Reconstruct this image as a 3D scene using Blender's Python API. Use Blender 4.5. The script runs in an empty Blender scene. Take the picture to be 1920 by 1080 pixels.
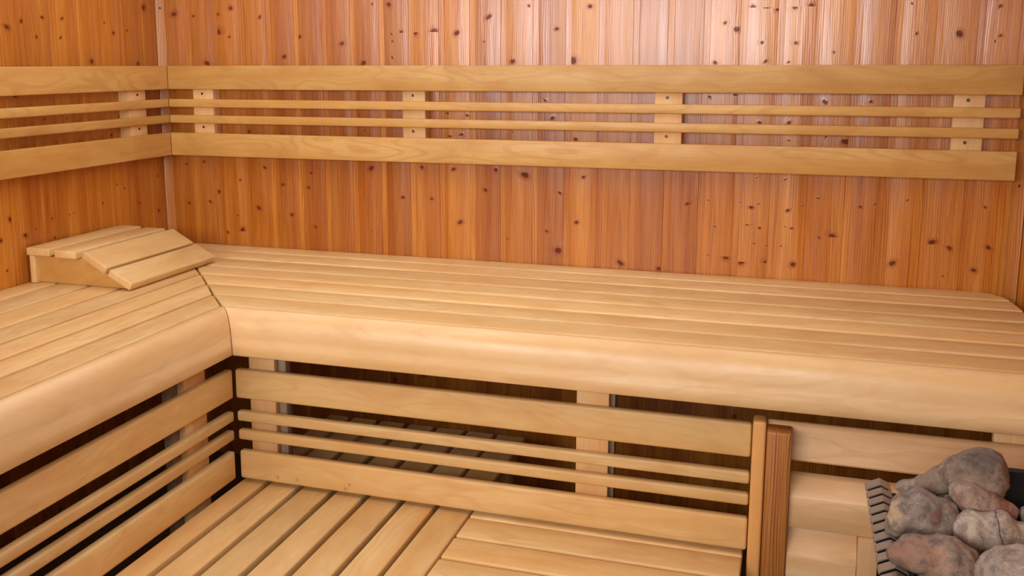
import bpy, bmesh, math, random
from mathutils import Vector, Matrix, noise
random.seed(11)
SC = bpy.context.scene
COL = SC.collection

# ------------------------------------------------------------------ camera
cd = bpy.data.cameras.new('camera'); cam = bpy.data.objects.new('camera', cd); COL.objects.link(cam)
CAMP = Vector((2.4212, -3.3638, 1.009)); YAW, PITCH, ROLL = 0.3139, 0.1706, -0.0023
F_PX, PPX, PPY = 1832.3, 900.18, 433.39
fwd = Vector((-math.sin(YAW)*math.cos(PITCH), math.cos(YAW)*math.cos(PITCH), -math.sin(PITCH)))
rgt = Vector((math.cos(YAW), math.sin(YAW), 0)); upv = rgt.cross(fwd)
r2 = rgt*math.cos(ROLL) + upv*math.sin(ROLL); u2 = -rgt*math.sin(ROLL) + upv*math.cos(ROLL)
cam.matrix_world = Matrix(((r2.x, u2.x, -fwd.x, CAMP.x), (r2.y, u2.y, -fwd.y, CAMP.y), (r2.z, u2.z, -fwd.z, CAMP.z), (0, 0, 0, 1)))
cd.sensor_width = 36; cd.lens = F_PX*36/1920
cd.shift_x = (960-PPX)/1920; cd.shift_y = -(540-PPY)/1920
cd.clip_start = .02
SC.camera = cam

# ------------------------------------------------------------------ light
W = bpy.data.worlds.new('world'); SC.world = W; W.use_nodes = True
W.node_tree.nodes['Background'].inputs[0].default_value = (.92, 1.0, 1.08, 1)
W.node_tree.nodes['Background'].inputs[1].default_value = 0.2
def area(name, loc, target, sx, sy, power, col):
    l = bpy.data.lights.new(name, 'AREA'); l.shape = 'RECTANGLE'; l.size = sx; l.size_y = sy; l.energy = power; l.color = col
    o = bpy.data.objects.new(name, l); COL.objects.link(o); o.location = loc
    o.rotation_euler = (Vector(target)-Vector(loc)).to_track_quat('-Z', 'Y').to_euler(); return o
area('door_daylight', (1.35, -4.25, 1.24), (1.4, 0, .95), 2.6, .6, 70, (1.0, .985, .97))
area('ceiling_bounce', (1.38, -1.0, 1.44), (1.38, -.999, 0), 2.6, 1.75, 19, (.96, 1.0, 1.04))  # unseen area lamp standing in for flash bounced off the ceiling
SC.view_settings.view_transform = 'Standard'; SC.view_settings.look = 'None'
SC.view_settings.exposure = 0.17; SC.view_settings.gamma = 1.0; SC.view_settings.use_curve_mapping = False

# ------------------------------------------------------------------ measures
RX, ZC, ZF = 3.095, 1.47, -.60          # right wall, ceiling, floor
A = .0765                                # face of the upper back rests before the walls
ZB = .291                                # top of the upper bench
CX, CY = .8285, .886                     # faces of the lower back rests
ZL = -.265                               # top of the lower bench

# ------------------------------------------------------------------ materials
def nodes(name):
    m = bpy.data.materials.new(name); m.use_nodes = True; nt = m.node_tree
    return m, nt, nt.nodes['Principled BSDF']
class G:
    def __init__(s, nt): s.nt = nt
    def n(s, t, **k):
        o = s.nt.nodes.new(t)
        for a, b in k.items(): setattr(o, a, b)
        return o
    def l(s, a, b): s.nt.links.new(a, b)
    def put(s, v, inp):
        if hasattr(v, 'links') or isinstance(v, bpy.types.NodeSocket): s.l(v, inp)
        else: inp.default_value = v
    def math(s, op, a, b=0.0, clamp=False):
        o = s.n('ShaderNodeMath', operation=op, use_clamp=clamp); s.put(a, o.inputs[0]); s.put(b, o.inputs[1]); return o.outputs[0]
    def vmul(s, v, sc):
        o = s.n('ShaderNodeVectorMath', operation='MULTIPLY'); s.l(v, o.inputs[0]); o.inputs[1].default_value = sc; return o.outputs[0]
    def vadd(s, v, w):
        o = s.n('ShaderNodeVectorMath', operation='ADD'); s.l(v, o.inputs[0]); s.put(w, o.inputs[1]); return o.outputs[0]
    def noise(s, v, scale=1, detail=3, rough=.5, dist=0):
        o = s.n('ShaderNodeTexNoise'); s.l(v, o.inputs['Vector']); o.inputs['Scale'].default_value = scale
        o.inputs['Detail'].default_value = detail; o.inputs['Roughness'].default_value = rough; o.inputs['Distortion'].default_value = dist
        return o.outputs['Fac']
    def mix(s, f, a, b, blend='MIX'):
        o = s.n('ShaderNodeMix', data_type='RGBA', blend_type=blend); s.put(f, o.inputs[0]); s.put(a, o.inputs[6]); s.put(b, o.inputs[7]); return o.outputs[2]
    def mr(s, v, a, b, c=0, d=1, smooth=False):
        o = s.n('ShaderNodeMapRange'); o.clamp = True
        if smooth: o.interpolation_type = 'SMOOTHSTEP'
        s.put(v, o.inputs[0])
        for i, q in enumerate((a, b, c, d)): s.put(q, o.inputs[1+i])
        return o.outputs[0]
def srgb(r, g, b):
    f = lambda c: ((c/255+.055)/1.055)**2.4 if c > 10 else c/255/12.92
    return (f(r), f(g), f(b), 1)

def smooth_wood(name, base, dark, light, rough=.42, fig=.25, fine=.25, spec=.4, smudges=()):
    """planed, knot-free alder / aspen; grain attribute = (along, across, depth) in metres"""
    m, nt, b = nodes(name); g = G(nt)
    at = g.n('ShaderNodeAttribute', attribute_name='grain').outputs['Vector']
    tone = g.n('ShaderNodeAttribute', attribute_name='tone').outputs['Fac']
    broad = g.noise(g.vmul(at, (1.1, 13, 13)), 1, 3, .55, .4)
    blot = g.noise(g.vmul(at, (4.2, 9, 9)), 1, 3, .6, .6)
    warp = g.noise(g.vmul(at, (1.6, 7, 7)), 1, 2, .5)
    ring = g.math('SINE', g.math('MULTIPLY', warp, 75.0))
    ring = g.mr(ring, .2, 1, 0, 1, True)
    fib = g.noise(g.vmul(at, (9, 420, 420)), 1, 2, .6)
    pore = g.noise(g.vmul(at, (26, 160, 160)), 1, 2, .7)
    c = g.mix(g.mr(broad, .33, .68), base, light)
    c = g.mix(g.math('MULTIPLY', g.mr(blot, .45, .75), .42), c, dark)
    c = g.mix(g.math('MULTIPLY', g.math('MULTIPLY', ring, g.mr(broad, .38, .62)), fig*.8), c, dark)
    c = g.mix(g.math('MULTIPLY', g.mr(fib, .52, .75), fine), c, dark)
    c = g.mix(g.math('MULTIPLY', g.mr(pore, .62, .8), .3), c, dark)
    hsv = g.n('ShaderNodeHueSaturation'); g.l(c, hsv.inputs['Color']); g.l(g.mr(tone, 0, 1, .9, 1.08), hsv.inputs['Value'])
    oc = hsv.outputs[0]; co = g.n('ShaderNodeTexCoord').outputs['Object']
    for (sx, sz, sr) in smudges:
        d = g.n('ShaderNodeVectorMath', operation='DISTANCE'); g.l(co, d.inputs[0]); d.inputs[1].default_value = (sx, 0, sz)
        q = g.math('ADD', g.math('DIVIDE', d.outputs['Value'], sr), g.math('MULTIPLY', g.math('SUBTRACT', g.noise(co, 260, 3, .6), .5), 4.0))
        oc = g.mix(g.mr(q, .2, 1.1, .42, 0), oc, srgb(96,60,36))
    g.l(oc, b.inputs['Base Color'])
    g.l(g.mr(blot, .3, .7, rough-.06, rough+.07), b.inputs['Roughness'])
    b.inputs['Specular IOR Level'].default_value = spec
    bp = g.n('ShaderNodeBump'); bp.inputs['Strength'].default_value = .12; bp.inputs['Distance'].default_value = .001
    g.l(g.math('ADD', g.math('MULTIPLY', fib, .5), blot), bp.inputs['Height']); g.l(bp.outputs[0], b.inputs['Normal'])
    return m
M = {}
M['alder'] = smooth_wood('alder_wood', srgb(222,179,114), srgb(198,138,74), srgb(232,202,142))
M['marked'] = smooth_wood('marked_alder_wood', srgb(222,179,114), srgb(198,138,74), srgb(232,202,142), fig=.45, smudges=[(-.632, -.154, .006), (-.567, -.153, .006), (-.406, -.160, .008), (-.393, -.145, .006)])
M['rail'] = smooth_wood('oiled_alder_wood', srgb(196,146,74), srgb(168,108,46), srgb(210,168,100), .4, .35, .3)
M['fascia'] = smooth_wood('wide_aspen_wood', srgb(226,186,126), srgb(204,150,90), srgb(236,206,156), .34, .25, .12, .5)
M['batten'] = smooth_wood('pale_batten_wood', srgb(226,178,118), srgb(202,144,84), srgb(234,196,142), .5, .15, .5)
M['greybatten'] = smooth_wood('grey_strip_wood', srgb(150,128,100), srgb(112,92,70), srgb(170,148,122), .5, .15, .5)  # greyer, darker wood colour for the strips behind the support posts
M['panel'] = smooth_wood('pale_panel_wood', srgb(222,180,128), srgb(202,150,98), srgb(232,198,150), .45, .35, .35)
M['guard'] = smooth_wood('yellow_guard_wood', srgb(226,170,100), srgb(200,138,70), srgb(236,192,128), .38, .3, .15, .5)

def knotty(name, base, dark, light, rough=.27, fig=1.0, spec=.78):
    m, nt, b = nodes(name); g = G(nt)
    at = g.n('ShaderNodeAttribute', attribute_name='grain').outputs['Vector']
    tone = g.n('ShaderNodeAttribute', attribute_name='tone').outputs['Fac']
    uv = g.n('ShaderNodeUVMap', uv_map='knot').outputs[0]
    sep = g.n('ShaderNodeSeparateXYZ'); g.l(uv, sep.inputs[0])
    ln = g.n('ShaderNodeVectorMath', operation='LENGTH'); g.l(uv, ln.inputs[0]); r = ln.outputs['Value']
    fall = g.mr(r, .6, 4.0, 1, 0, True)
    wob = g.noise(g.vmul(at, (60, 60, 60)), 1, 3, .6)
    rk = g.math('ADD', r, g.math('MULTIPLY', g.math('SUBTRACT', wob, .5), 1.1))
    sh = g.math('MULTIPLY', g.math('MULTIPLY', fall, sep.outputs[0]), -.0042)
    cmb = g.n('ShaderNodeCombineXYZ'); g.l(sh, cmb.inputs[1])
    at2 = g.vadd(at, cmb.outputs[0])
    drift = g.noise(g.vmul(at2, (1.3, 10, 10)), 1, 2, .5)
    s2 = g.n('ShaderNodeSeparateXYZ'); g.l(at2, s2.inputs[0])
    ph = g.math('ADD', g.math('MULTIPLY', s2.outputs[1], 900.0), g.math('MULTIPLY', drift, 46.0))
    lines = g.mr(g.math('SINE', ph), -.3, 1, 0, 1, True)
    lam = g.mr(g.noise(g.vmul(at2, (2.0, 60, 60)), 1, 2, .5), .35, .75)
    broad = g.noise(g.vmul(at2, (.9, 22, 22)), 1, 3, .55, .3)
    fib = g.noise(g.vmul(at2, (7, 620, 620)), 1, 2, .6)
    c = g.mix(g.mr(broad, .32, .7), base, light)
    c = g.mix(g.math('MULTIPLY', g.math('MULTIPLY', lines, lam), .8*fig), c, dark)
    c = g.mix(g.math('MULTIPLY', g.mr(fib, .45, .7), .55), c, dark)
    hsv = g.n('ShaderNodeHueSaturation'); g.l(c, hsv.inputs['Color']); g.l(g.mr(tone, 0, 1, .78, 1.14), hsv.inputs['Value'])
    g.l(g.mr(tone, 0, 1, .495, .505), hsv.inputs['Hue'])
    c = hsv.outputs[0]
    c = g.mix(g.math('MULTIPLY', g.mr(rk, .9, 3.0, 1, 0, True), .7), c, srgb(150,72,26))
    rings = g.mr(g.math('SINE', g.math('MULTIPLY', rk, 17.0)), -1, 1, .0, .35)
    kc = g.mix(rings, srgb(112,54,26), srgb(66,30,16))
    kc = g.mix(g.mr(rk, .0, .35, .8, 0), kc, srgb(34,18,12))
    c = g.mix(g.mr(rk, .82, 1.12, .93, 0, True), c, kc)
    g.l(c, b.inputs['Base Color'])
    g.l(g.mr(broad, .3, .7, rough-.07, rough+.1), b.inputs['Roughness'])
    g.l(g.mr(rk, .9, 1.4, .15, spec), b.inputs['Specular IOR Level'])
    bp = g.n('ShaderNodeBump'); bp.inputs['Strength'].default_value = .5; bp.inputs['Distance'].default_value = .006
    cup = g.noise(g.vmul(at2, (2.2, 34, 34)), 1, 3, .5)
    h = g.math('ADD', g.math('MULTIPLY', cup, .6), g.math('MULTIPLY', lines, -.03))
    h = g.math('ADD', h, g.math('MULTIPLY', g.mr(rk, .4, 2.2, 1, 0, True), .12))
    g.l(h, bp.inputs['Height']); g.l(bp.outputs[0], b.inputs['Normal'])
    return m
M['spruce'] = knotty('knotty_spruce_panelling', srgb(186,104,26), srgb(132,60,12), srgb(208,136,50))
M['spruce_side'] = M['spruce']
M['trim'] = knotty('spruce_corner_strip', srgb(204,132,56), srgb(160,88,30), srgb(218,152,78), .4)
M['post'] = knotty('brown_larch_post', srgb(168,104,46), srgb(104,54,18), srgb(190,128,66), .42, 1.5, .4)

def plain(name, col, rough=.5, metal=0, spec=.5, bump=0, bscale=200):
    m, nt, b = nodes(name); g = G(nt)
    co = g.n('ShaderNodeTexCoord').outputs['Object']
    nz = g.noise(co, bscale, 3, .6)
    g.l(g.mix(g.mr(nz, .3, .7), tuple(c*.86 for c in col[:3])+(1,), tuple(min(1, c*1.1) for c in col[:3])+(1,)), b.inputs['Base Color'])
    b.inputs['Roughness'].default_value = rough; b.inputs['Metallic'].default_value = metal; b.inputs['Specular IOR Level'].default_value = spec
    if bump:
        bp = g.n('ShaderNodeBump'); bp.inputs['Strength'].default_value = bump; bp.inputs['Distance'].default_value = .001
        g.l(nz, bp.inputs['Height']); g.l(bp.outputs[0], b.inputs['Normal'])
    return m
M['screw'] = plain('zinc_screw', srgb(120,116,104), .35, .8)
M['recess'] = plain('dark_screw_recess', srgb(30,22,16), .7)
M['grille'] = plain('grey_brushed_steel', srgb(150,138,126), .42, .55, .5, .1, 300)
M['black'] = plain('black_heater_lining', srgb(16,18,16), .75)
M['ceil'] = knotty('spruce_ceiling', srgb(186,104,26), srgb(132,60,12), srgb(208,136,50))
M['floor'] = plain('brown_floor_tile', srgb(96,70,50), .6, 0, .4, .2, 40)

def stone_mat(name, c1, c2, c3, warm, wamt, spots=(), crack=None):
    m, nt, b = nodes(name); g = G(nt)
    co = g.n('ShaderNodeTexCoord').outputs['Object']
    n1 = g.noise(co, 16, 4, .6, .3); n2 = g.noise(co, 60, 5, .65); n3 = g.noise(g.vadd(co, (5, 3, 1)), 24, 4, .6, .8); n4 = g.noise(co, 420, 3, .7); n5 = g.noise(co, 34, 6, .72, .5)
    c = g.mix(g.mr(n1, .38, .62), c1, c2)
    c = g.mix(g.math('MULTIPLY', g.mr(n2, .5, .68), .6), c, c3)
    c = g.mix(g.math('MULTIPLY', g.mr(n3, .52, .66), wamt), c, warm)
    c = g.mix(g.math('MULTIPLY', g.mr(n4, .5, .7), .4), c, tuple(v*.55 for v in c1[:3])+(1,))
    c = g.mix(g.math('MULTIPLY', g.mr(n5, .52, .66), .75), c, tuple(v*.42 for v in c1[:3])+(1,))
    c = g.mix(g.math('MULTIPLY', g.mr(n5, .46, .34), .5), c, tuple(min(1, v*1.5) for v in c2[:3])+(1,))
    for (sp, sr, scol, samt) in spots:
        d = g.n('ShaderNodeVectorMath', operation='DISTANCE'); g.l(co, d.inputs[0]); d.inputs[1].default_value = sp
        q = g.math('ADD', g.math('DIVIDE', d.outputs['Value'], sr), g.math('MULTIPLY', g.math('SUBTRACT', n5, .5), 4.5))
        c = g.mix(g.math('MULTIPLY', g.mr(q, .5, 1.4, 1, 0, True), samt), c, scol)
    if crack is not None:
        sx = g.n('ShaderNodeSeparateXYZ'); g.l(co, sx.inputs[0])
        q = g.math('ABSOLUTE', g.math('ADD', g.math('SUBTRACT', g.math('ADD', sx.outputs[0], g.math('MULTIPLY', sx.outputs[2], .25)), crack), g.math('MULTIPLY', g.math('SUBTRACT', n1, .5), .02)))
        c = g.mix(g.mr(q, .0006, .0016, .8, 0), c, srgb(56,48,44))
    g.l(c, b.inputs['Base Color']); b.inputs['Roughness'].default_value = .85; b.inputs['Specular IOR Level'].default_value = .25
    bp = g.n('ShaderNodeBump'); bp.inputs['Strength'].default_value = .8; bp.inputs['Distance'].default_value = .004
    g.l(g.math('ADD', n2, g.math('MULTIPLY', n4, .35)), bp.inputs['Height']); g.l(bp.outputs[0], b.inputs['Normal'])
    return m

# ------------------------------------------------------------------ helpers
def link_mesh(name, bm, mat, parent=None, origin=None, grain=None, smooth=True, mats=None, tonev=None):
    """bm is in world coordinates; origin of a part = its thing's base"""
    if parent is not None and origin is None: origin = Vector(parent.get('_o', (0, 0, 0)))
    off = Vector(origin) if origin is not None else Vector((0, 0, 0))
    bm.verts.ensure_lookup_table()
    world = [v.co.copy() for v in bm.verts]
    for v in bm.verts: v.co -= off
    bmesh.ops.recalc_face_normals(bm, faces=bm.faces)
    me = bpy.data.meshes.new(name); bm.to_mesh(me); bm.free()
    for mm in (mats or [mat]): me.materials.append(mm)
    if smooth:
        for p in me.polygons: p.use_smooth = True
        try: me.set_sharp_from_angle(angle=math.radians(40))
        except Exception: pass
    if grain:
        me.attributes.new('grain', 'FLOAT_VECTOR', 'POINT'); me.attributes.new('tone', 'FLOAT', 'POINT')
        a = me.attributes['grain']; t = me.attributes['tone']
        o = (random.uniform(-40, 40), random.uniform(-4, 4), random.uniform(-4, 4)); tv = random.random() if tonev is None else tonev
        for i, w in enumerate(world):
            k = {'x': (w.x, w.z, w.y), 'y': (w.y, w.x, w.z), 'z': (w.z, w.x, w.y), 'X': (w.x, w.y, w.z), 'Y': (w.y, w.z, w.x), 'Z': (w.z, w.y, w.x)}[grain]
            a.data[i].vector = (k[0]+o[0], k[1]+o[1], k[2]+o[2]); t.data[i].value = tv
    ob = bpy.data.objects.new(name, me); COL.objects.link(ob)
    if parent is not None: ob.parent = parent; ob['_o'] = tuple(off)
    elif origin is not None: ob.location = off
    return ob
def empty(name, loc, label, cat, group=None):
    o = bpy.data.objects.new(name, None); COL.objects.link(o); o.location = loc; o.empty_display_size = .05
    o['label'] = label; o['category'] = cat; o['_o'] = tuple(loc)
    if group: o['group'] = group
    return o
def hexa(bm, quad, z0, z1, bev=.004, seg=3, top=None):
    """quad: four xy corners; a board between z0 and z1, all edges rounded"""
    tq = top or quad
    lo = [bm.verts.new((x, y, z0)) for x, y in quad]; hi = [bm.verts.new((x, y, z1)) for x, y in tq]
    fs = [bm.faces.new(lo[::-1]), bm.faces.new(hi)]
    n = len(quad)
    for i in range(n): fs.append(bm.faces.new((lo[i], lo[(i+1) % n], hi[(i+1) % n], hi[i])))
    if bev:
        es = list({e for f in fs for e in f.edges})
        bmesh.ops.bevel(bm, geom=es, offset=bev, segments=seg, profile=.5, affect='EDGES')
def box(bm, x0, x1, y0, y1, z0, z1, bev=.004, seg=3): hexa(bm, [(x0, y0), (x1, y0), (x1, y1), (x0, y1)], z0, z1, bev, seg)
def prism(bm, prof, a0, a1, axis='x', bev=0, seg=2):
    """prof: list of (p, z); swept along axis between a0 and a1 (either may be a function of the profile point)"""
    fa = a0 if callable(a0) else (lambda p, z: a0); fb = a1 if callable(a1) else (lambda p, z: a1)
    mk = (lambda a, p, z: (a, p, z)) if axis == 'x' else (lambda a, p, z: (p, a, z))
    A_ = [bm.verts.new(mk(fa(p, z), p, z)) for p, z in prof]; B_ = [bm.verts.new(mk(fb(p, z), p, z)) for p, z in prof]
    n = len(prof); caps = [bm.faces.new(A_[::-1]), bm.faces.new(B_)]
    for i in range(n): bm.faces.new((A_[i], A_[(i+1) % n], B_[(i+1) % n], B_[i]))
    if bev:
        es = list({e for f in caps for e in f.edges}); bmesh.ops.bevel(bm, geom=es, offset=bev, segments=seg, profile=.5, affect='EDGES')
def board(name, mat, parent, x0, x1, y0, y1, z0, z1, grain='x', bev=.004, seg=3, tonev=None):
    bm = bmesh.new(); box(bm, x0, x1, y0, y1, z0, z1, bev, seg)
    return link_mesh(name, bm, M[mat], parent, grain=grain, tonev=tonev)
def screw(name, parent, p, nrm, R=.0042, origin=None):
    """countersunk screw: flat head with a dark cross recess"""
    bm = bmesh.new(); n = Vector(nrm).normalized(); q = n.to_track_quat('Z', 'Y').to_matrix().to_4x4()
    T = Matrix.Translation(Vector(p))@q
    bmesh.ops.create_cone(bm, cap_ends=True, segments=20, radius1=R, radius2=R*.8, depth=.0016, matrix=T@Matrix.Translation((0, 0, .0008)))
    k = len(bm.faces)
    for a, b in ((R*1.15, R*.32), (R*.32, R*1.15)):
        bmesh.ops.create_cube(bm, size=1, matrix=T@Matrix.Rotation(.5, 4, 'Z')@Matrix.Translation((0, 0, .0016))@Matrix.Diagonal((a, b, .0006, 1)))
    bm.faces.ensure_lookup_table()
    for f in bm.faces[k:]: f.material_index = 1
    return link_mesh(name, bm, None, parent, origin=origin, mats=[M['screw'], M['recess']], smooth=False)

# ------------------------------------------------------------------ the room
KB=[(0.069,1.2,0.0083),(0.155,1.191,0.0041),(0.266,1.196,0.0041),(0.324,1.218,0.0058),(0.261,1.126,0.0106),(0.313,1.11,0.0035),(0.449,1.183,0.0046),(0.494,1.085,0.004),(0.614,1.107,0.0051),(0.548,1.034,0.0058),(0.725,1.031,0.0057),(0.207,1.01,0.0083),(0.38,0.746,0.0047),(0.089,0.611,0.003),(0.171,0.623,0.0036),(0.445,0.607,0.0041),(0.647,0.593,0.0035),(0.333,0.555,0.0036),(0.522,0.542,0.0047),(0.634,0.535,0.0047),(0.235,0.506,0.0048),(0.092,0.452,0.0043),(0.191,0.463,0.0036),(0.412,0.446,0.006),(0.314,0.411,0.0024),(0.557,0.426,0.0053),(0.658,0.383,0.0047),(0.723,0.418,0.0047),(0.333,0.354,0.0066),(0.263,0.342,0.0049),(0.235,0.503,0.0048),(0.981,1.219,0.0066),(0.917,1.222,0.0028),(0.832,1.193,0.0028),(1.03,1.12,0.0044),(1.083,1.118,0.0066),(1.156,1.119,0.0098),(1.179,1.107,0.0087),(1.245,1.115,0.0065),(1.364,1.168,0.0064),(0.991,1.114,0.0028),(0.994,1.087,0.0028),(0.993,1.029,0.0028),(0.876,1.009,0.0067),(1.346,1.083,0.0021),(1.509,1.204,0.0032),(1.523,1.206,0.0042),(1.609,1.124,0.0052),(1.726,1.198,0.0057),(1.532,1.12,0.0105),(1.452,1.014,0.0064),(1.667,1.016,0.0105),(0.791,1.081,0.0067),(1.281,0.824,0.0038),(1.206,0.827,0.0038),(1.571,0.88,0.0027),(1.597,0.817,0.0053),(1.523,0.837,0.0032),(1.214,0.747,0.0044),(1.258,0.75,0.0055),(0.878,0.761,0.0023),(1.453,0.767,0.0016),(1.683,0.745,0.0048),(0.844,0.604,0.0057),(0.9,0.619,0.0068),(1.105,0.629,0.005),(1.228,0.625,0.005),(1.292,0.615,0.005),(1.389,0.628,0.0049),(1.427,0.624,0.0087),(1.499,0.613,0.0097),(1.712,0.613,0.0043),(1.351,0.553,0.0049),(1.026,0.513,0.0051),(1.142,0.512,0.0039),(1.196,0.509,0.0028),(1.079,0.432,0.0074),(1.307,0.483,0.0078),(1.252,0.429,0.0061),(1.627,0.553,0.0043),(1.772,0.533,0.0064),(1.689,0.45,0.0048),(1.581,0.413,0.0043),(1.622,0.344,0.0098),(2.001,0.562,0.0042),(1.849,0.312,0.0069),(1.983,0.301,0.0053),(2.011,0.312,0.0047),(1.434,0.378,0.0017),(0.896,0.376,0.0017),(1.19,0.438,0.0017),(1.767,0.3,0.0054),(2.074,0.533,0.0046),(2.145,0.549,0.0021),(2.285,0.53,0.0046),(2.403,0.525,0.004),(2.495,0.57,0.0025),(2.25,0.546,0.002),(2.308,0.543,0.002),(2.445,0.543,0.002),(2.626,0.546,0.0034),(2.67,0.556,0.0024),(2.119,0.429,0.0047),(2.168,0.46,0.0021),(2.274,0.47,0.0031),(2.315,0.461,0.003),(2.29,0.473,0.0015),(2.361,0.462,0.0035),(2.417,0.467,0.0035),(2.395,0.469,0.002),(2.385,0.404,0.002),(2.338,0.402,0.0015),(2.299,0.407,0.002),(2.504,0.438,0.0025),(2.545,0.445,0.007),(2.15,0.357,0.0026),(2.207,0.356,0.0072),(2.262,0.342,0.0072),(2.339,0.342,0.0061),(2.427,0.343,0.0061),(2.481,0.369,0.004),(2.733,0.366,0.0064),(2.845,0.441,0.0077),(2.897,0.426,0.0048),(3.009,0.433,0.0043),(2.972,0.358,0.0053),(2.989,0.561,0.0033),(2.885,0.333,0.0019),(2.765,0.574,0.0019),(2.262,1.184,0.0059),(2.303,1.183,0.0064),(2.34,1.177,0.0058),(2.391,1.184,0.0058),(2.441,1.184,0.0067),(2.117,1.14,0.003),(2.176,1.136,0.004),(2.213,1.115,0.0069),(2.295,1.072,0.0039),(2.4,1.07,0.0039),(2.149,1.009,0.0045),(2.309,1.012,0.0039),(2.38,1.009,0.0024),(2.517,1.04,0.0024),(2.48,1.167,0.0038),(2.756,1.096,0.0028),(2.878,1.094,0.007),(2.984,1.174,0.0037),(2.991,1.087,0.0032),(2.977,1.07,0.0018),(2.737,1.187,0.0019),(2.831,1.089,0.0056),(2.928,1.074,0.0046),(2.135,0.898,0.0045),(2.22,0.9,0.005),(2.499,0.884,0.0044),(2.637,0.885,0.0038),(2.299,0.814,0.004),(2.391,0.815,0.0044),(2.595,0.818,0.0048),(2.507,0.77,0.0024),(2.568,0.757,0.0088),(2.47,0.758,0.0039),(2.394,0.757,0.002),(2.299,0.631,0.0015),(2.389,0.628,0.002)]
KL=[(-0.798,1.126,0.0068),(-0.732,1.147,0.0059),(-0.641,1.162,0.0045),(-0.594,1.147,0.0051),(-0.546,1.162,0.0041),(-0.672,1.097,0.0035),(-0.56,1.097,0.0031),(-0.329,1.156,0.0027),(-0.283,1.12,0.0045),(-0.205,1.132,0.0034),(-0.096,1.222,0.0081),(-0.724,1.006,0.007),(-0.599,1.013,0.0041),(-0.411,1.017,0.0065),(-0.354,1.019,0.0088),(-0.48,1.042,0.0053),(-0.152,1.009,0.0052),(-0.281,0.814,0.0034),(-0.33,0.748,0.0034),(-0.365,0.595,0.0028),(-0.318,0.562,0.0023),(-0.277,0.542,0.0023),(-0.126,0.574,0.003),(-0.072,0.567,0.0024),(-0.558,0.822,0.0021),(-0.665,0.825,0.0025),(-0.792,0.449,0.006),(-0.705,0.484,0.0031),(-0.665,0.486,0.0026),(-0.741,0.461,0.002),(-0.66,0.417,0.0031),(-0.602,0.488,0.0021),(-0.578,0.488,0.0021),(-0.559,0.489,0.0021),(-0.49,0.434,0.0044),(-0.404,0.504,0.0022),(-0.196,0.475,0.0035),(-0.076,0.429,0.0048),(-0.883,0.347,0.0029),(-0.898,0.448,0.0039),(-0.049,0.467,0.0024)]

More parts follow.
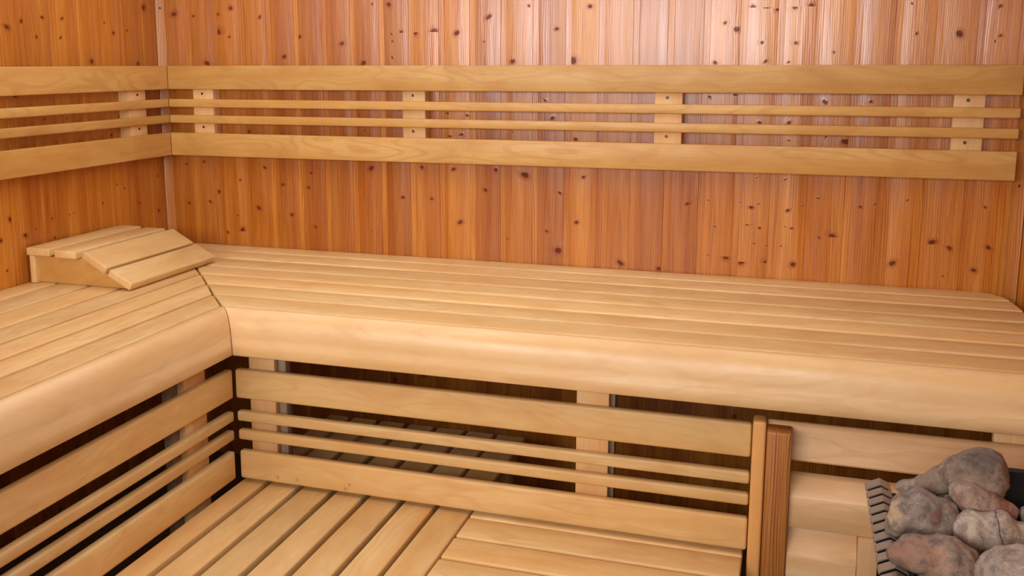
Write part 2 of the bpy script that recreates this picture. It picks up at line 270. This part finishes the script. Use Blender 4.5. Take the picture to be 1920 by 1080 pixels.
def planked_wall(name, to_world, span, grooves, gw, z0, z1, knots, side, horizontal=False, mat='spruce'):
    """tongue-and-groove boards as one sheet: rounded board edges, a narrow sunk tongue between boards.
    to_world(s, d, z): s along the wall, d out of the wall into the room"""
    bm = bmesh.new(); uvl = bm.loops.layers.uv.new('knot'); gl = bm.verts.layers.float_vector.new('grain'); tl = bm.verts.layers.float.new('tone')
    gs = sorted(g for g in grooves if span[0] < g < span[1])
    strips = []; s = span[0]
    for g in gs:
        if g > s: strips.append((s, g, 'b'))
        strips.append((g, min(g+gw, span[1]), 't')); s = g+gw
    if s < span[1]: strips.append((s, span[1], 'b'))
    for (a, b, kind) in strips:
        w = b-a; off = (random.uniform(-50, 50), random.uniform(-5, 5), random.uniform(-5, 5)); tone = random.random()
        if kind == 't': tone = .55+.45*tone
        if kind == 'b' and w > .02:
            D = .0; prof = [(a, -.006), (a, -.0022), (a+.0012, -.0012), (a+.012, -.0004), (a+.026, .0003), ((a+b)/2, .0008), (b-.026, .0003), (b-.012, -.0004), (b-.0012, -.0012), (b, -.0022), (b, -.006)]
        else: prof = [(a, -.0030), (b, -.0030)]
        ks = sorted([k for k in knots if a+.002 <= k[0] < b-.002 and kind == 'b'], key=lambda k: k[1])
        rows = [(z0, None)]; segs = []
        cur = z0
        for i, (kx, kz, kr) in enumerate(ks):
            rng = random.Random(int(kx*9999+kz*777))
            kr = kr*1.3; ry = kr*rng.uniform(.72, 1.0); ext = 4*ry
            lo = max(cur, kz-ext); hi = kz+ext
            if i+1 < len(ks): hi = min(hi, (kz+ks[i+1][1])/2)
            hi = min(hi, z1)
            if hi <= lo: continue
            if lo > cur: segs.append((cur, lo, None))
            segs.append((lo, hi, (kx, kz, kr, ry, rng.uniform(-.5, .5)))); cur = hi
        if cur < z1: segs.append((cur, z1, None))
        prev = None
        for (lo, hi, kn) in segs:
            grid = [prev] if prev else []
            for z in ((hi,) if prev else (lo, hi)):
                row = []
                for (s_, d_) in prof:
                    v = bm.verts.new(to_world(s_, d_, z)); v[gl] = (z+off[0], s_+off[1], d_+off[2]); v[tl] = tone; row.append(v)
                grid.append(row)
            prev = grid[1]
            for i in range(len(prof)-1):
                f = bm.faces.new((grid[0][i], grid[0][i+1], grid[1][i+1], grid[1][i]))
                if kn:
                    kx, kz, kr, ry, rot = kn
                    for lp, (ss, zz) in zip(f.loops, ((prof[i][0], lo), (prof[i+1][0], lo), (prof[i+1][0], hi), (prof[i][0], hi))):
                        lp[uvl].uv = ((ss-kx)/kr + rot*(zz-kz)/kr, (zz-kz)/ry)
                else:
                    for lp in f.loops: lp[uvl].uv = (9, 9)
    bk = [[bm.verts.new(to_world(s_, d_, z)) for s_, z in ((span[0], z0), (span[1], z0), (span[1], z1), (span[0], z1))] for d_ in (-.012, -.04)]
    for v in bk[0]+bk[1]: v[tl] = .5
    fs = [bm.faces.new(bk[0]), bm.faces.new(bk[1][::-1])]+[bm.faces.new((bk[0][i], bk[1][i], bk[1][(i+1) % 4], bk[0][(i+1) % 4])) for i in range(4)]
    for f in fs:
        for lp in f.loops: lp[uvl].uv = (9, 9)
    bmesh.ops.recalc_face_normals(bm, faces=fs)
    me = bpy.data.meshes.new(name); bm.to_mesh(me); bm.free(); me.materials.append(M[mat])
    for p in me.polygons: p.use_smooth = True
    me.set_sharp_from_angle(angle=math.radians(28))
    ob = bpy.data.objects.new(name, me); COL.objects.link(ob)
    ob['kind'] = 'structure'
    return ob
rk = random.Random(5)
def extra(n, s0, s1, za, zb): return [(rk.uniform(s0, s1), rk.uniform(za, zb), rk.uniform(.003, .008)) for _ in range(n)]
gB = [.121+.11695*k for k in range(26)]
planked_wall('wall_back', lambda s, d, z: (s, -d, z), (-.02, RX+.01), gB, .0205, ZF, ZC, KB+extra(50, 0, 3.1, ZF, .22)+extra(20, 0, 3.1, 1.24, ZC), 1)
gL = [-.109-.119*k-.022 for k in range(36)]
planked_wall('wall_left', lambda s, d, z: (d, s, z), (-4.4, .0), gL, .022, ZF, ZC, KL+extra(60, -4.3, 0, ZF, .25)+extra(80, -4.3, -.75, .3, ZC), -1)
gR = [-.1-.118*k for k in range(36)]
planked_wall('wall_right', lambda s, d, z: (RX-d, s, z), (-4.4, .0), gR, .021, ZF, ZC, extra(140, -4.3, 0, ZF, ZC), 1)
gC = [.1+.118*k for k in range(36)]
planked_wall('ceiling', lambda s, d, z: (z, -s, ZC-d), (.0, 4.4), gC, .021, 0, RX, extra(60, 0, 4.3, 0, 3), 1)
bm = bmesh.new(); box(bm, -.02, RX+.02, -4.4, .02, ZF-.05, ZF, 0)
fl = link_mesh('floor', bm, M['floor'], smooth=False); fl['kind'] = 'structure'
def corner_trim(name, pts, z0, z1):
    bm = bmesh.new(); hexa(bm, pts, z0, z1, .003, 2); uvl = bm.loops.layers.uv.new('knot')
    for f in bm.faces:
        for lp in f.loops: lp[uvl].uv = (9, 9)
    o = link_mesh(name, bm, M['trim'], grain='z', origin=(pts[0][0], pts[0][1], z0)); o['kind'] = 'structure'; return o
corner_trim('trim_1', [(.002, -.004), (.002, -.030), (.030, -.002), (.004, -.002)], ZF+.001, ZC-.002)
corner_trim('trim_2', [(RX-.002, -.004), (RX-.004, -.002), (RX-.036, -.002), (RX-.002, -.036)], ZF+.001, ZC-.002)
for (p, n, where) in (((.016, -.016, 1.223), (1, -1, 0), 1), ((.0165, -.0165, .646), (1, -1, 0), 2), ((RX-.019, -.019, .632), (-1, -1, 0), 3)):
    lab = {1: 'small screw in the left corner strip, near the top of the photo', 2: 'small screw in the left corner strip just below the back rest', 3: 'small screw in the right corner strip beside the lowest rail end'}[where]
    s = screw('screw', None, p, n, .0045, origin=p); s['label'] = lab; s['category'] = 'screw'; s['group'] = 'screws in the corner strips'

# ------------------------------------------------------------------ upper back rests
Z8 = [(.910, 1.0), (.8411, .8724), (.7794, .8106), (.6528, .7415)]
T = .024
backrest = empty('backrest', (1.55, -.002, .82), 'long slatted wooden back rest of four rails on the knotty back wall', 'backrest', 'back rests on the walls')
for i, (za, zb) in enumerate(Z8):
    wide = zb-za > .05
    bm = bmesh.new(); hexa(bm, [(A-.001+.0012, -A), (3.052, -A), (3.052, -A+T), (A-T+.0012, -A+T)], za, zb, .0035 if wide else .0045, 3)
    link_mesh('wide_rail' if wide else 'narrow_rail', bm, M['rail'], backrest, grain='x')
for x0, x1 in ((.171, .2605), (1.052, 1.139), (1.961, 2.052), (2.870, 2.9575)):
    b_ = board('batten', 'batten', backrest, x0, x1, -A+T-.0, -.001, .700, .955, 'z', .002, 2)
    for dz in (.893, .764):
        screw('screw', b_, ((x0+x1)/2-.004, -A+T, dz), (0, -1, 0), .0052, origin=backrest['_o'])
side_rest = empty('backrest', (.002, -1.9, .82), 'slatted wooden back rest on the left wall, meeting the longer one in the corner', 'backrest', 'back rests on the walls')
for i, (za, zb) in enumerate(Z8):
    wide = zb-za > .05
    bm = bmesh.new(); hexa(bm, [(A, -A-.0012), (A-T, -A+T-.0012), (A-T, -3.6), (A, -3.6)], za, zb, .0035 if wide else .0045, 3)
    link_mesh('wide_rail' if wide else 'narrow_rail', bm, M['rail'], side_rest, grain='y')
for y0 in (-.281, -1.28, -2.28, -3.28):
    b_ = board('batten', 'batten', side_rest, .001, A-T, y0, y0+.094, .700, .955, 'z', .002, 2)
    for dz in (.893, .766):
        screw('screw', b_, (A-T, y0+.045, dz), (1, 0, 0), .0052, origin=side_rest['_o'])

# ------------------------------------------------------------------ upper benches
GX = [.0, .107, .235, .358, .472, .581, .687, .799]
GY = [.0, .113, .242, .380, .505, .632, .758, .884]
hg = .0072
bench = empty('bench', (1.9, -.45, ZF), 'upper sauna bench of long pale slats along the back wall', 'bench', 'upper benches')
def mitre(i, e):   # a point on the mitre joint, e = 0..1 across slat i
    return GX[i]+(GX[i+1]-GX[i])*e, -(GY[i]+(GY[i+1]-GY[i])*e)
for i in range(7):
    ya, yb = -GY[i]-(hg if i else .004), -GY[i+1]+hg
    e0 = .06; e1 = .94
    xa, xb = mitre(i, e0)[0]+.004, mitre(i, e1)[0]+.004
    xr = 3.072
    bm = bmesh.new()
    if i == 0: quad = [(xb, yb), (xr-.006, yb), (xr-.018, -.062), (xr-.045, -.022), (xr-.075, ya), (xa, ya)]
    else: quad = [(xb, yb), (xr+.004, yb), (xr-.006 if i == 1 else xr+.004, ya), (xa, ya)]
    hexa(bm, quad, ZB-.028, ZB, .0065, 4)
    link_mesh('slat', bm, M['alder'], bench, grain='X')
side = empty('bench', (.45, -2.0, ZF), 'upper sauna bench of pale slats along the left wall, under the head rest', 'bench', 'upper benches')
for i in range(7):
    xa, xb = GX[i]+(hg if i else .004), GX[i+1]-hg
    ya, yb = mitre(i, .06)[1]-.004, mitre(i, .94)[1]-.004
    bm = bmesh.new(); hexa(bm, [(xa, ya), (xa, -3.6), (xb, -3.6), (xb, yb)], ZB-.028, ZB, .0065, 4)
    link_mesh('slat', bm, M['alder'], side, grain='Y')
# rounded front boards
def fascia_profile(g, b, z_low, sgn=1):
    """(distance from the wall, z): flat on top, rolling over into a steep front"""
    out = [(g, ZB-.0045), (g+.0015, ZB-.0012), (g+.005, ZB)]
    R_x, R_z = b-g-.018, .085
    for k in range(13):
        t = k/12*math.pi/2
        out.append((g+.012+R_x*math.sin(t), ZB-R_z*(1-math.cos(t))))
    out += [(b-.001, ZB-.10), (b+.001, z_low+.004), (b-.002, z_low), (b-.024, z_low)]
    out += [(b-.026, ZB-.10), (b-.040, ZB-.055), (b-.07, ZB-.03), (g, ZB-.028)]
    return out
pf = fascia_profile(GY[7], .940, .1568)
def mitx(p, z):  # mitre of the front board
    t = (-p-GY[7])/(.940-GY[7]); return GX[7]+t*(.863-GX[7])
bm = bmesh.new(); prism(bm, [(-p, z) for p, z in pf], lambda p, z: mitx(p, z)+.0022, RX-.012, 'x', .0015, 2)
link_mesh('front_board', bm, M['fascia'], bench, grain='x', tonev=.6)
pf = fascia_profile(GX[7], .863, .1568)
def mity(p, z): t = (p-GX[7])/(.863-GX[7]); return -(GY[7]+t*(.940-GY[7]))
bm = bmesh.new(); prism(bm, pf, -3.6, lambda p, z: mity(p, z)-.0012, 'y', .0015, 2)
link_mesh('front_board', bm, M['fascia'], side, grain='Y', tonev=.5)
# posts and bearers
for x0, x1, zf_, ex in ((.866, .9535, ZL+.001, .024), (1.883, 1.973, ZL+.001, .012), (2.906, 2.996, ZF+.002, -.001)):
    bp_ = board('support_post', 'batten', bench, x0, x1, -.858, -.834, zf_, .230, 'z', .003, 2)
    board('backing_strip', 'greybatten', bp_, x0+.006, x1+ex, -.833, -.803, zf_, .226, 'z', .002, 2, .2)
    board('bearer', 'batten', bench, x0+.01, x1-.01, -.83, -.03, .228, .2625, 'Y', .002, 1)
for y1 in (-.990, -1.98, -2.95):
    bp_ = board('support_post', 'batten', side, .776, .800, y1-.107, y1, ZF+.002, .230, 'z', .003, 2)
    board('backing_strip', 'greybatten', bp_, .745, .775, y1-.135, y1-.006, ZF+.002, .226, 'z', .002, 2, .2)
    board('bearer', 'batten', side, .03, .77, y1-.1, y1-.01, .228, .2625, 'X', .002, 1)

# ------------------------------------------------------------------ lower back rests
L8 = [(.0042, .0962), (-.0687, -.0367), (-.128, -.096), (-.253, -.163)]
low = empty('backrest', (1.6, -CY, -.08), 'slatted back rest of four rails below the front edge of the back bench', 'backrest', 'lower back rests')
RE = 2.347
for i, (za, zb) in enumerate(L8):
    wide = zb-za > .05; e = .004+.0015*i
    bm = bmesh.new(); box(bm, CX+e, RE, -CY, -CY+.026, za, zb, .0075 if wide else .0068, 4)
    link_mesh('wide_rail' if wide else 'narrow_rail', bm, M['marked' if i == 3 else 'alder'], low, grain='x')
lows = empty('backrest', (CX, -2.2, -.08), 'slatted back rest of four rails below the front edge of the left bench', 'backrest', 'lower back rests')
for i, (za, zb) in enumerate(L8):
    wide = zb-za > .05; e = .002+.002*i
    bm = bmesh.new(); box(bm, CX-.026, CX, -3.6, -CY-e, za, zb, .0075 if wide else .0068, 4)
    link_mesh('wide_rail' if wide else 'narrow_rail', bm, M['alder'], lows, grain='y')

# ------------------------------------------------------------------ lower bench
lb = empty('bench', (1.2, -1.1, ZF), 'lower bench of seven slats running forward beside the left back rest', 'bench', 'lower benches')
SX = [(.8345, .909), (.930, 1.021), (1.040, 1.131), (1.151, 1.242), (1.260, 1.356), (1.373, 1.467), (1.481, 1.579)]
for a, b in SX: board('slat', 'alder', lb, a, b, -1.75, -.270, ZL-.028, ZL, 'Y', .005, 3)
for y in (-1.55, -.72, -.36): board('bearer', 'batten', lb, .86, 1.57, y-.03, y+.03, ZL-.075, ZL-.0285, 'X', .003, 2)
for x in (.87, 1.53):
    for y in (-1.55, -.36): board('leg', 'batten', lb, x-.025, x+.025, y-.025, y+.025, ZF+.001, ZL-.0755, 'z', .003, 2)
lp = empty('bench', (1.96, -1.3, ZF), 'lower bench of slats running sideways beside the brown post', 'bench', 'lower benches')
YS = [(-.893, -.80), (-1.0105, -.900), (-1.1315, -1.0235), (-1.2525, -1.1445), (-1.3735, -1.2655), (-1.4945, -1.3865), (-1.6155, -1.5075)]
for a, b in YS: board('slat', 'alder', lp, 1.585, 2.338, a, b, ZL-.028, ZL, 'X', .0055, 3, random.uniform(.5, 1))
for x in (1.66, 1.95, 2.27): board('bearer', 'batten', lp, x-.03, x+.03, -1.6, -.83, ZL-.075, ZL-.0285, 'Y', .003, 2)
for x in (1.66, 2.27):
    for y in (-1.55, -.87): board('leg', 'batten', lp, x-.025, x+.025, y-.025, y+.025, ZF+.001, ZL-.0755, 'z', .003, 2)

# ------------------------------------------------------------------ guard board, post, panel by the heater
g1 = empty('guard_board', (2.367, -.92, ZF), 'narrow yellowish upright board closing the ends of the lower back rest rails', 'board')
bm = bmesh.new(); hexa(bm, [(2.350, -.918), (2.3835, -.918), (2.3835, -.862), (2.350, -.862)], ZF+.002, .117, .008, 4)
link_mesh('board', bm, M['guard'], g1, grain='z', tonev=.6)
bm = bmesh.new(); hexa(bm, [(2.386, -.956), (2.4455, -.956), (2.4455, -.892), (2.386, -.892)], ZF+.002, .106, .005, 3); uvl = bm.loops.layers.uv.new('knot')
for f in bm.faces:
    for q in f.loops:
        z = q.vert.co.z; x = q.vert.co.x; q[uvl].uv = ((x-2.425)/.007, 9 if z > .05 else 9)
g2 = link_mesh('guard_post', bm, M['post'], grain='z', origin=(2.416, -.924, ZF)); g2['label'] = 'square reddish brown wooden post with fine dark grain beside the yellow upright board'; g2['category'] = 'post'
pn = empty('bench_front_panel', (2.75, -.886, ZF), 'pale wooden boards stepping down behind the heater, right of the brown post', 'panel')
bm = bmesh.new(); prism(bm, [(-.886, .021), (-.889, .017), (-.886, .012), (-.862, .012), (-.860, .106), (-.868, .110), (-.878, .110), (-.884, .105), (-.888, .097)], 2.3865, RX-.012, 'x', .001, 1)
link_mesh('top_board', bm, M['panel'], pn, grain='x', tonev=.6)
bm = bmesh.new(); prism(bm, [(-.866, -.150), (-.866, -.030), (-.872, -.022), (-.886, -.022), (-.898, -.026), (-.926, -.050), (-.934, -.058), (-.937, -.066), (-.937, -.142), (-.934, -.146)], 2.4465, RX-.012, 'x', .001, 1)
link_mesh('middle_board', bm, M['panel'], pn, grain='x', tonev=.4)
bm = bmesh.new(); prism(bm, [(-.880, -.330), (-.880, -.148), (-.905, -.148), (-.940, -.204), (-.946, -.212), (-.948, -.222), (-.948, -.330)], 2.4465, 2.612, 'x', .001, 1)
link_mesh('lower_board', bm, M['panel'], pn, grain='x', tonev=.35)
board('end_board', 'panel', pn, 2.613, 2.66, -.95, -.905, ZF+.002, -.147, 'z', .003, 2, .0)
board('base_board', 'panel', pn, 2.45, 2.612, -.945, -.92, ZF+.002, -.3305, 'x', .003, 2, .2)

# ------------------------------------------------------------------ head rest
hr = empty('headrest', (.21, -.55, ZB), 'sloping wooden head rest with four slats lying on the left bench', 'headrest')
Y0, Y1 = -.812, -.333
def tilted(xa, za, xb, zb, th, ya, yb, name, tv):
    d = Vector((xb-xa, 0, zb-za)).normalized(); n = Vector((-d.z, 0, d.x))
    if n.z < 0: n = -n
    P = [Vector((xa, 0, za)), Vector((xb, 0, zb))]
    prof = [(P[0].x, P[0].z), (P[1].x, P[1].z), (P[1].x-n.x*th, P[1].z-n.z*th), (P[0].x-n.x*th, P[0].z-n.z*th)]
    bm = bmesh.new()
    va = [bm.verts.new((x, ya, z)) for x, z in prof]; vb = [bm.verts.new((x, yb, z)) for x, z in prof]
    bm.faces.new(va[::-1]); bm.faces.new(vb)
    for i in range(4): bm.faces.new((va[i], va[(i+1) % 4], vb[(i+1) % 4], vb[i]))
    bmesh.ops.bevel(bm, geom=list(bm.edges), offset=.004, segments=3, profile=.5, affect='EDGES')
    link_mesh(name, bm, M['alder'], hr, grain='Y', tonev=tv)
tilted(.016, .4115, .108, .4115, .026, Y0, Y1, 'slat', .35)
tilted(.128, .4085, .213, .4085, .026, Y0, Y1, 'slat', .45)
tilted(.246, .4105, .333, .362, .026, Y0, Y1, 'slat', .2)
tilted(.343, .358, .425, .3155, .026, Y0, Y1, 'slat', .3)
board('back_rail', 'alder', hr, .021, .044, Y0+.006, Y1-.006, ZB+.001, .385, 'Y', .003, 2, .4)
for ya in (-.785, -.382):
    bm = bmesh.new(); pr_ = [(.0445, ZB+.001), (.392, ZB+.001), (.345, .326), (.235, .381), (.0445, .381)]
    va = [bm.verts.new((x, ya, z)) for x, z in pr_]; vb = [bm.verts.new((x, ya+.024, z)) for x, z in pr_]
    bm.faces.new(va[::-1]); bm.faces.new(vb)
    for i in range(5): bm.faces.new((va[i], va[(i+1) % 5], vb[(i+1) % 5], vb[i]))
    bmesh.ops.bevel(bm, geom=list(bm.edges), offset=.0015, segments=2, profile=.5, affect='EDGES')
    link_mesh('side_board', bm, M['rail'], hr, grain='X', tonev=.9)

# ------------------------------------------------------------------ heater
ht = empty('sauna_heater', (2.83, -1.7, ZF), 'grey steel sauna heater with a louvred rim, filled with stones', 'heater')
HX0, HX1, HY0, HY1 = 2.592, 3.03, -2.15, -1.285
bm = bmesh.new()    # casing below the rim: an open topped box with wall thickness
hexa(bm, [(HX0+.17, HY0), (HX0+.18, HY0), (HX0+.18, HY1), (HX0+.17, HY1)], ZF+.06, .133, .001, 1, top=[(HX0+.004, HY0), (HX0+.014, HY0), (HX0+.014, HY1), (HX0+.004, HY1)])
for (x0, x1, y0, y1) in ((HX1-.01, HX1, HY0, HY1), (HX0+.19, HX1-.011, HY0, HY0+.01), (HX0+.19, HX1-.011, HY1-.01, HY1)):
    box(bm, x0, x1, y0, y1, ZF+.06, .118, .001, 1)
box(bm, HX0+.185, HX1-.011, HY0+.011, HY1-.011, ZF+.06, ZF+.08, 0)
for y0 in (HY0, HY1-.01): hexa(bm, [(HX0+.181, y0), (HX0+.19, y0), (HX0+.19, y0+.01), (HX0+.181, y0+.01)], ZF+.06, .118, 0, 1, top=[(HX0+.016, y0), (HX0+.19, y0), (HX0+.19, y0+.01), (HX0+.016, y0+.01)])
link_mesh('casing', bm, M['grille'], ht)
for x in (HX0+.22, HX1-.04):
    for y in (HY0+.05, HY1-.05):
        board('foot', 'black', ht, x-.015, x+.015, y-.015, y+.015, ZF+.001, ZF+.0595, None, .002, 2)
bm = bmesh.new()    # stone tray
box(bm, HX0+.062, HX1-.012, HY0+.012, HY1-.012, -.02, 0, .001, 1)
box(bm, HX0+.050, HX0+.060, HY0+.012, HY1-.012, -.02, .132, .001, 1)
box(bm, HX0+.062, HX1-.012, HY1-.024, HY1-.014, -.0, .128, .001, 1)
link_mesh('stone_tray', bm, M['black'], ht)
bm = bmesh.new()    # raised black back shield with rounded corners
pts = [(2.80, .02)]
for k in range(9):
    t = math.pi-k/8*math.pi/2; pts.append((2.835+.035*math.cos(t), .190+.035*math.sin(t)))
for k in range(9):
    t = math.pi/2-k/8*math.pi/2; pts.append((2.97+.05*math.cos(t), .175+.05*math.sin(t)))
pts.append((3.02, .02))
va = [bm.verts.new((x, -1.345, z)) for x, z in pts]; vb = [bm.verts.new((x, -1.325, z)) for x, z in pts]
bm.faces.new(va); bm.faces.new(vb[::-1])
for i in range(len(pts)): bm.faces.new((va[i], va[(i+1) % len(pts)], vb[(i+1) % len(pts)], vb[i]))
link_mesh('back_shield', bm, M['black'], ht)
def louvre(y, w=.0285):
    """one bent strip: outer face rising to a ridge, then falling inwards"""
    bm = bmesh.new(); o = [(HX0-.001, .139), (HX0+.0005, .1425), (HX0+.002, .1435), (HX0+.0255, .1555), (HX0+.0275, .1555), (HX0+.0465, .147), (HX0+.0485, .141)]
    i_ = [(x+.0015 if k < 3 else (x if k < 5 else x-.0015), z-.002) for k, (x, z) in enumerate(o)]
    loop = o+i_[::-1]
    va = [bm.verts.new((x, y, z)) for x, z in loop]; vb = [bm.verts.new((x, y+w, z)) for x, z in loop]
    n = len(loop)
    for k in range(len(o)-1):
        for v in (va, vb): bm.faces.new((v[k], v[k+1], v[n-2-k], v[n-1-k]))
    for k in range(n): bm.faces.new((va[k], va[(k+1) % n], vb[(k+1) % n], vb[k]))
    return bm
y = HY1-.0285
link_mesh('louvre', louvre(HY1-.034, .034), M['grille'], ht)
y = HY1-.034-.0388
k = 0
while y > HY0+.02:
    link_mesh('louvre', louvre(y, .0262), M['grille'], ht); y -= .0388
bm = bmesh.new()   # dark liner behind the louvres
prism(bm, [(HX0+.004, .1335), (HX0+.027, .144), (HX0+.045, .136), (HX0+.045, .130), (HX0+.006, .130)], HY0+.012, HY1-.004, 'y')
link_mesh('rim_liner', bm, M['black'], ht)

# ------------------------------------------------------------------ stones
def stone(label, lobes, mat, seed, vox=.0045, sm=4, disp=.0055):
    """lobes: (x, y, z, rx, ry, rz, tilt about y) merged to one body, then weathered with noise"""
    bm = bmesh.new(); c = Vector(lobes[0][:3])
    for (x, y_, z, rx, ry, rz, ti) in lobes:
        bmesh.ops.create_icosphere(bm, subdivisions=4, radius=1, matrix=Matrix.Translation(Vector((x, y_, z))-c)@Matrix.Rotation(ti, 4, 'Y')@Matrix.Diagonal((rx, ry, rz, 1)))
    me = bpy.data.meshes.new('t'); bm.to_mesh(me); bm.free(); o = bpy.data.objects.new('t', me); COL.objects.link(o)
    r = o.modifiers.new('r', 'REMESH'); r.mode = 'VOXEL'; r.voxel_size = vox
    s = o.modifiers.new('s', 'SMOOTH'); s.factor = .6; s.iterations = sm
    dg = bpy.context.evaluated_depsgraph_get(); dg.update(); ev = bpy.data.meshes.new_from_object(o.evaluated_get(dg)); bpy.data.objects.remove(o)
    sd = Vector((seed*3.1, seed*1.7, seed*.9)); ev.update()
    nr = [v.normal.copy() for v in ev.vertices]
    for v, n in zip(ev.vertices, nr):
        p = v.co+sd
        k = noise.noise(p*20)*1.1 + noise.noise(p*45)*.6 + noise.noise(p*100)*.25 - abs(noise.noise(p*30))*1.0
        k += -.5*max(0, .12-abs(noise.noise(p*13+Vector((9, 9, 9)))))/.12*.5
        v.co += n*k*disp
    for p in ev.polygons: p.use_smooth = True
    ev.name = 'sauna_stone'; ev.materials.clear(); ev.materials.append(mat)
    ob = bpy.data.objects.new('sauna_stone', ev); COL.objects.link(ob); ob.location = c
    ob['label'] = label; ob['category'] = 'stone'; ob['group'] = 'stones in the heater' if seed < 10 else 'lower stones in the heater'
    return ob
gA = stone_mat('grey_brown_stone', srgb(122,110,98), srgb(156,138,120), srgb(84,76,70), srgb(150,112,84), .5, [((-.005,-.02,.045), .034, srgb(72,66,62), .6)])
gB_ = stone_mat('pinkish_stone', srgb(144,124,110), srgb(168,146,128), srgb(112,94,86), srgb(150,98,84), .6)
gC_ = stone_mat('grey_stone', srgb(124,116,108), srgb(152,138,124), srgb(92,86,82), srgb(138,104,82), .35)
gC3 = stone_mat('grey_stone_with_spot', srgb(124,116,108), srgb(152,138,124), srgb(92,86,82), srgb(138,104,82), .3, [((.021,-.036,.017), .013, srgb(104,50,40), .75), ((-.052,-.026,.012), .021, srgb(196,170,132), .7)])
gD = stone_mat('light_grey_stone', srgb(146,136,126), srgb(184,166,146), srgb(106,102,98), srgb(158,138,118), .4)
gD4 = stone_mat('cracked_stone', srgb(140,132,122), srgb(180,164,146), srgb(98,96,92), srgb(150,128,108), .4, [((.006,-.03,.02), .022, srgb(190,178,160), .6)], .041)
gE = stone_mat('rusty_grey_stone', srgb(118,112,106), srgb(164,140,118), srgb(92,86,82), srgb(164,122,92), .5, [((-.052,-.032,.034), .04, srgb(166,128,100), .55), ((-.082,-.02,.022), .022, srgb(142,98,78), .45)])
stone('big brown-grey stone on top of the heap, tapering towards the left', [(2.779,-1.45,.250,.047,.050,.053,.5), (2.790,-1.44,.232,.028,.046,.052,.1), (2.768,-1.45,.272,.034,.042,.024,.1), (2.745,-1.45,.250,.045,.042,.036,-.35), (2.712,-1.44,.230,.052,.034,.028,-.55), (2.678,-1.43,.209,.044,.030,.0185,-.35), (2.655,-1.425,.200,.022,.022,.0135,0)], gA, 1)
stone('small pinkish stone tucked under the big top stone', [(2.754,-1.50,0.227,.044,.040,.030,.6), (2.785,-1.497,0.216,.040,.034,.026,.35), (2.815,-1.495,0.208,.022,.024,.022,.3)], gB_, 2)
stone('round grey stone with a red spot and a pale broken left end', [(2.668,-1.53,.196,.054,.050,.044,.1), (2.700,-1.53,.182,.034,.045,.050,.3), (2.634,-1.53,.180,.024,.038,.036,.3), (2.640,-1.53,.205,.024,.03,.022,-.3)], gC3, 3)
stone('oval light grey stone with a thin crack, right of the round grey one', [(2.750,-1.565,0.197,.036,.042,.035,.1), (2.790,-1.565,0.193,.040,.040,.038,.1), (2.826,-1.565,0.183,.036,.040,.036,.3)], gD4, 4)
stone('rusty orange and grey stone at the bottom edge of the photo', [(2.700,-1.67,0.172,.050,.050,.050,.5), (2.655,-1.67,0.186,.050,.044,.030,.05), (2.622,-1.67,0.186,.022,.030,.024,.6), (2.720,-1.67,0.148,.046,.05,.044,.0)], gE, 5)
stone('broad pale stone in the lower right corner of the photo', [(2.800,-1.71,0.191,.064,.056,.050,.15), (2.762,-1.71,0.175,.034,.045,.048,.1), (2.840,-1.71,0.171,.04,.045,.05,.1)], gD, 6)
stone('small grey stone at the right edge, behind the cracked oval one', [(2.858,-1.50,.202,.028,.030,.022,.5)], gC_, 7)
# lower layers that carry the ones in view
rs = random.Random(3)
for k, (x, y_, z, r_) in enumerate([(2.715,-1.36,.155,.04),(2.73,-1.44,.165,.036),(2.765,-1.395,.165,.042),(2.71,-1.37,.09,.05),(2.72,-1.40,.10,.06),(2.82,-1.42,.11,.058),(2.90,-1.45,.13,.06),(2.72,-1.56,.085,.058),(2.83,-1.58,.09,.055),(2.93,-1.60,.12,.06),(2.73,-1.72,.07,.055),(2.85,-1.76,.08,.055),(2.95,-1.75,.1,.05)]):
    stone('grey heater stone in the lower layers, mostly hidden by the stones above', [(x, y_, z, r_, r_*.8, r_*.75, rs.uniform(-.5, .5))], gC_ if k % 2 else gA, 10+k, .007, 3, .004)
for o in list(bpy.data.objects):
    if '_o' in o: del o['_o']
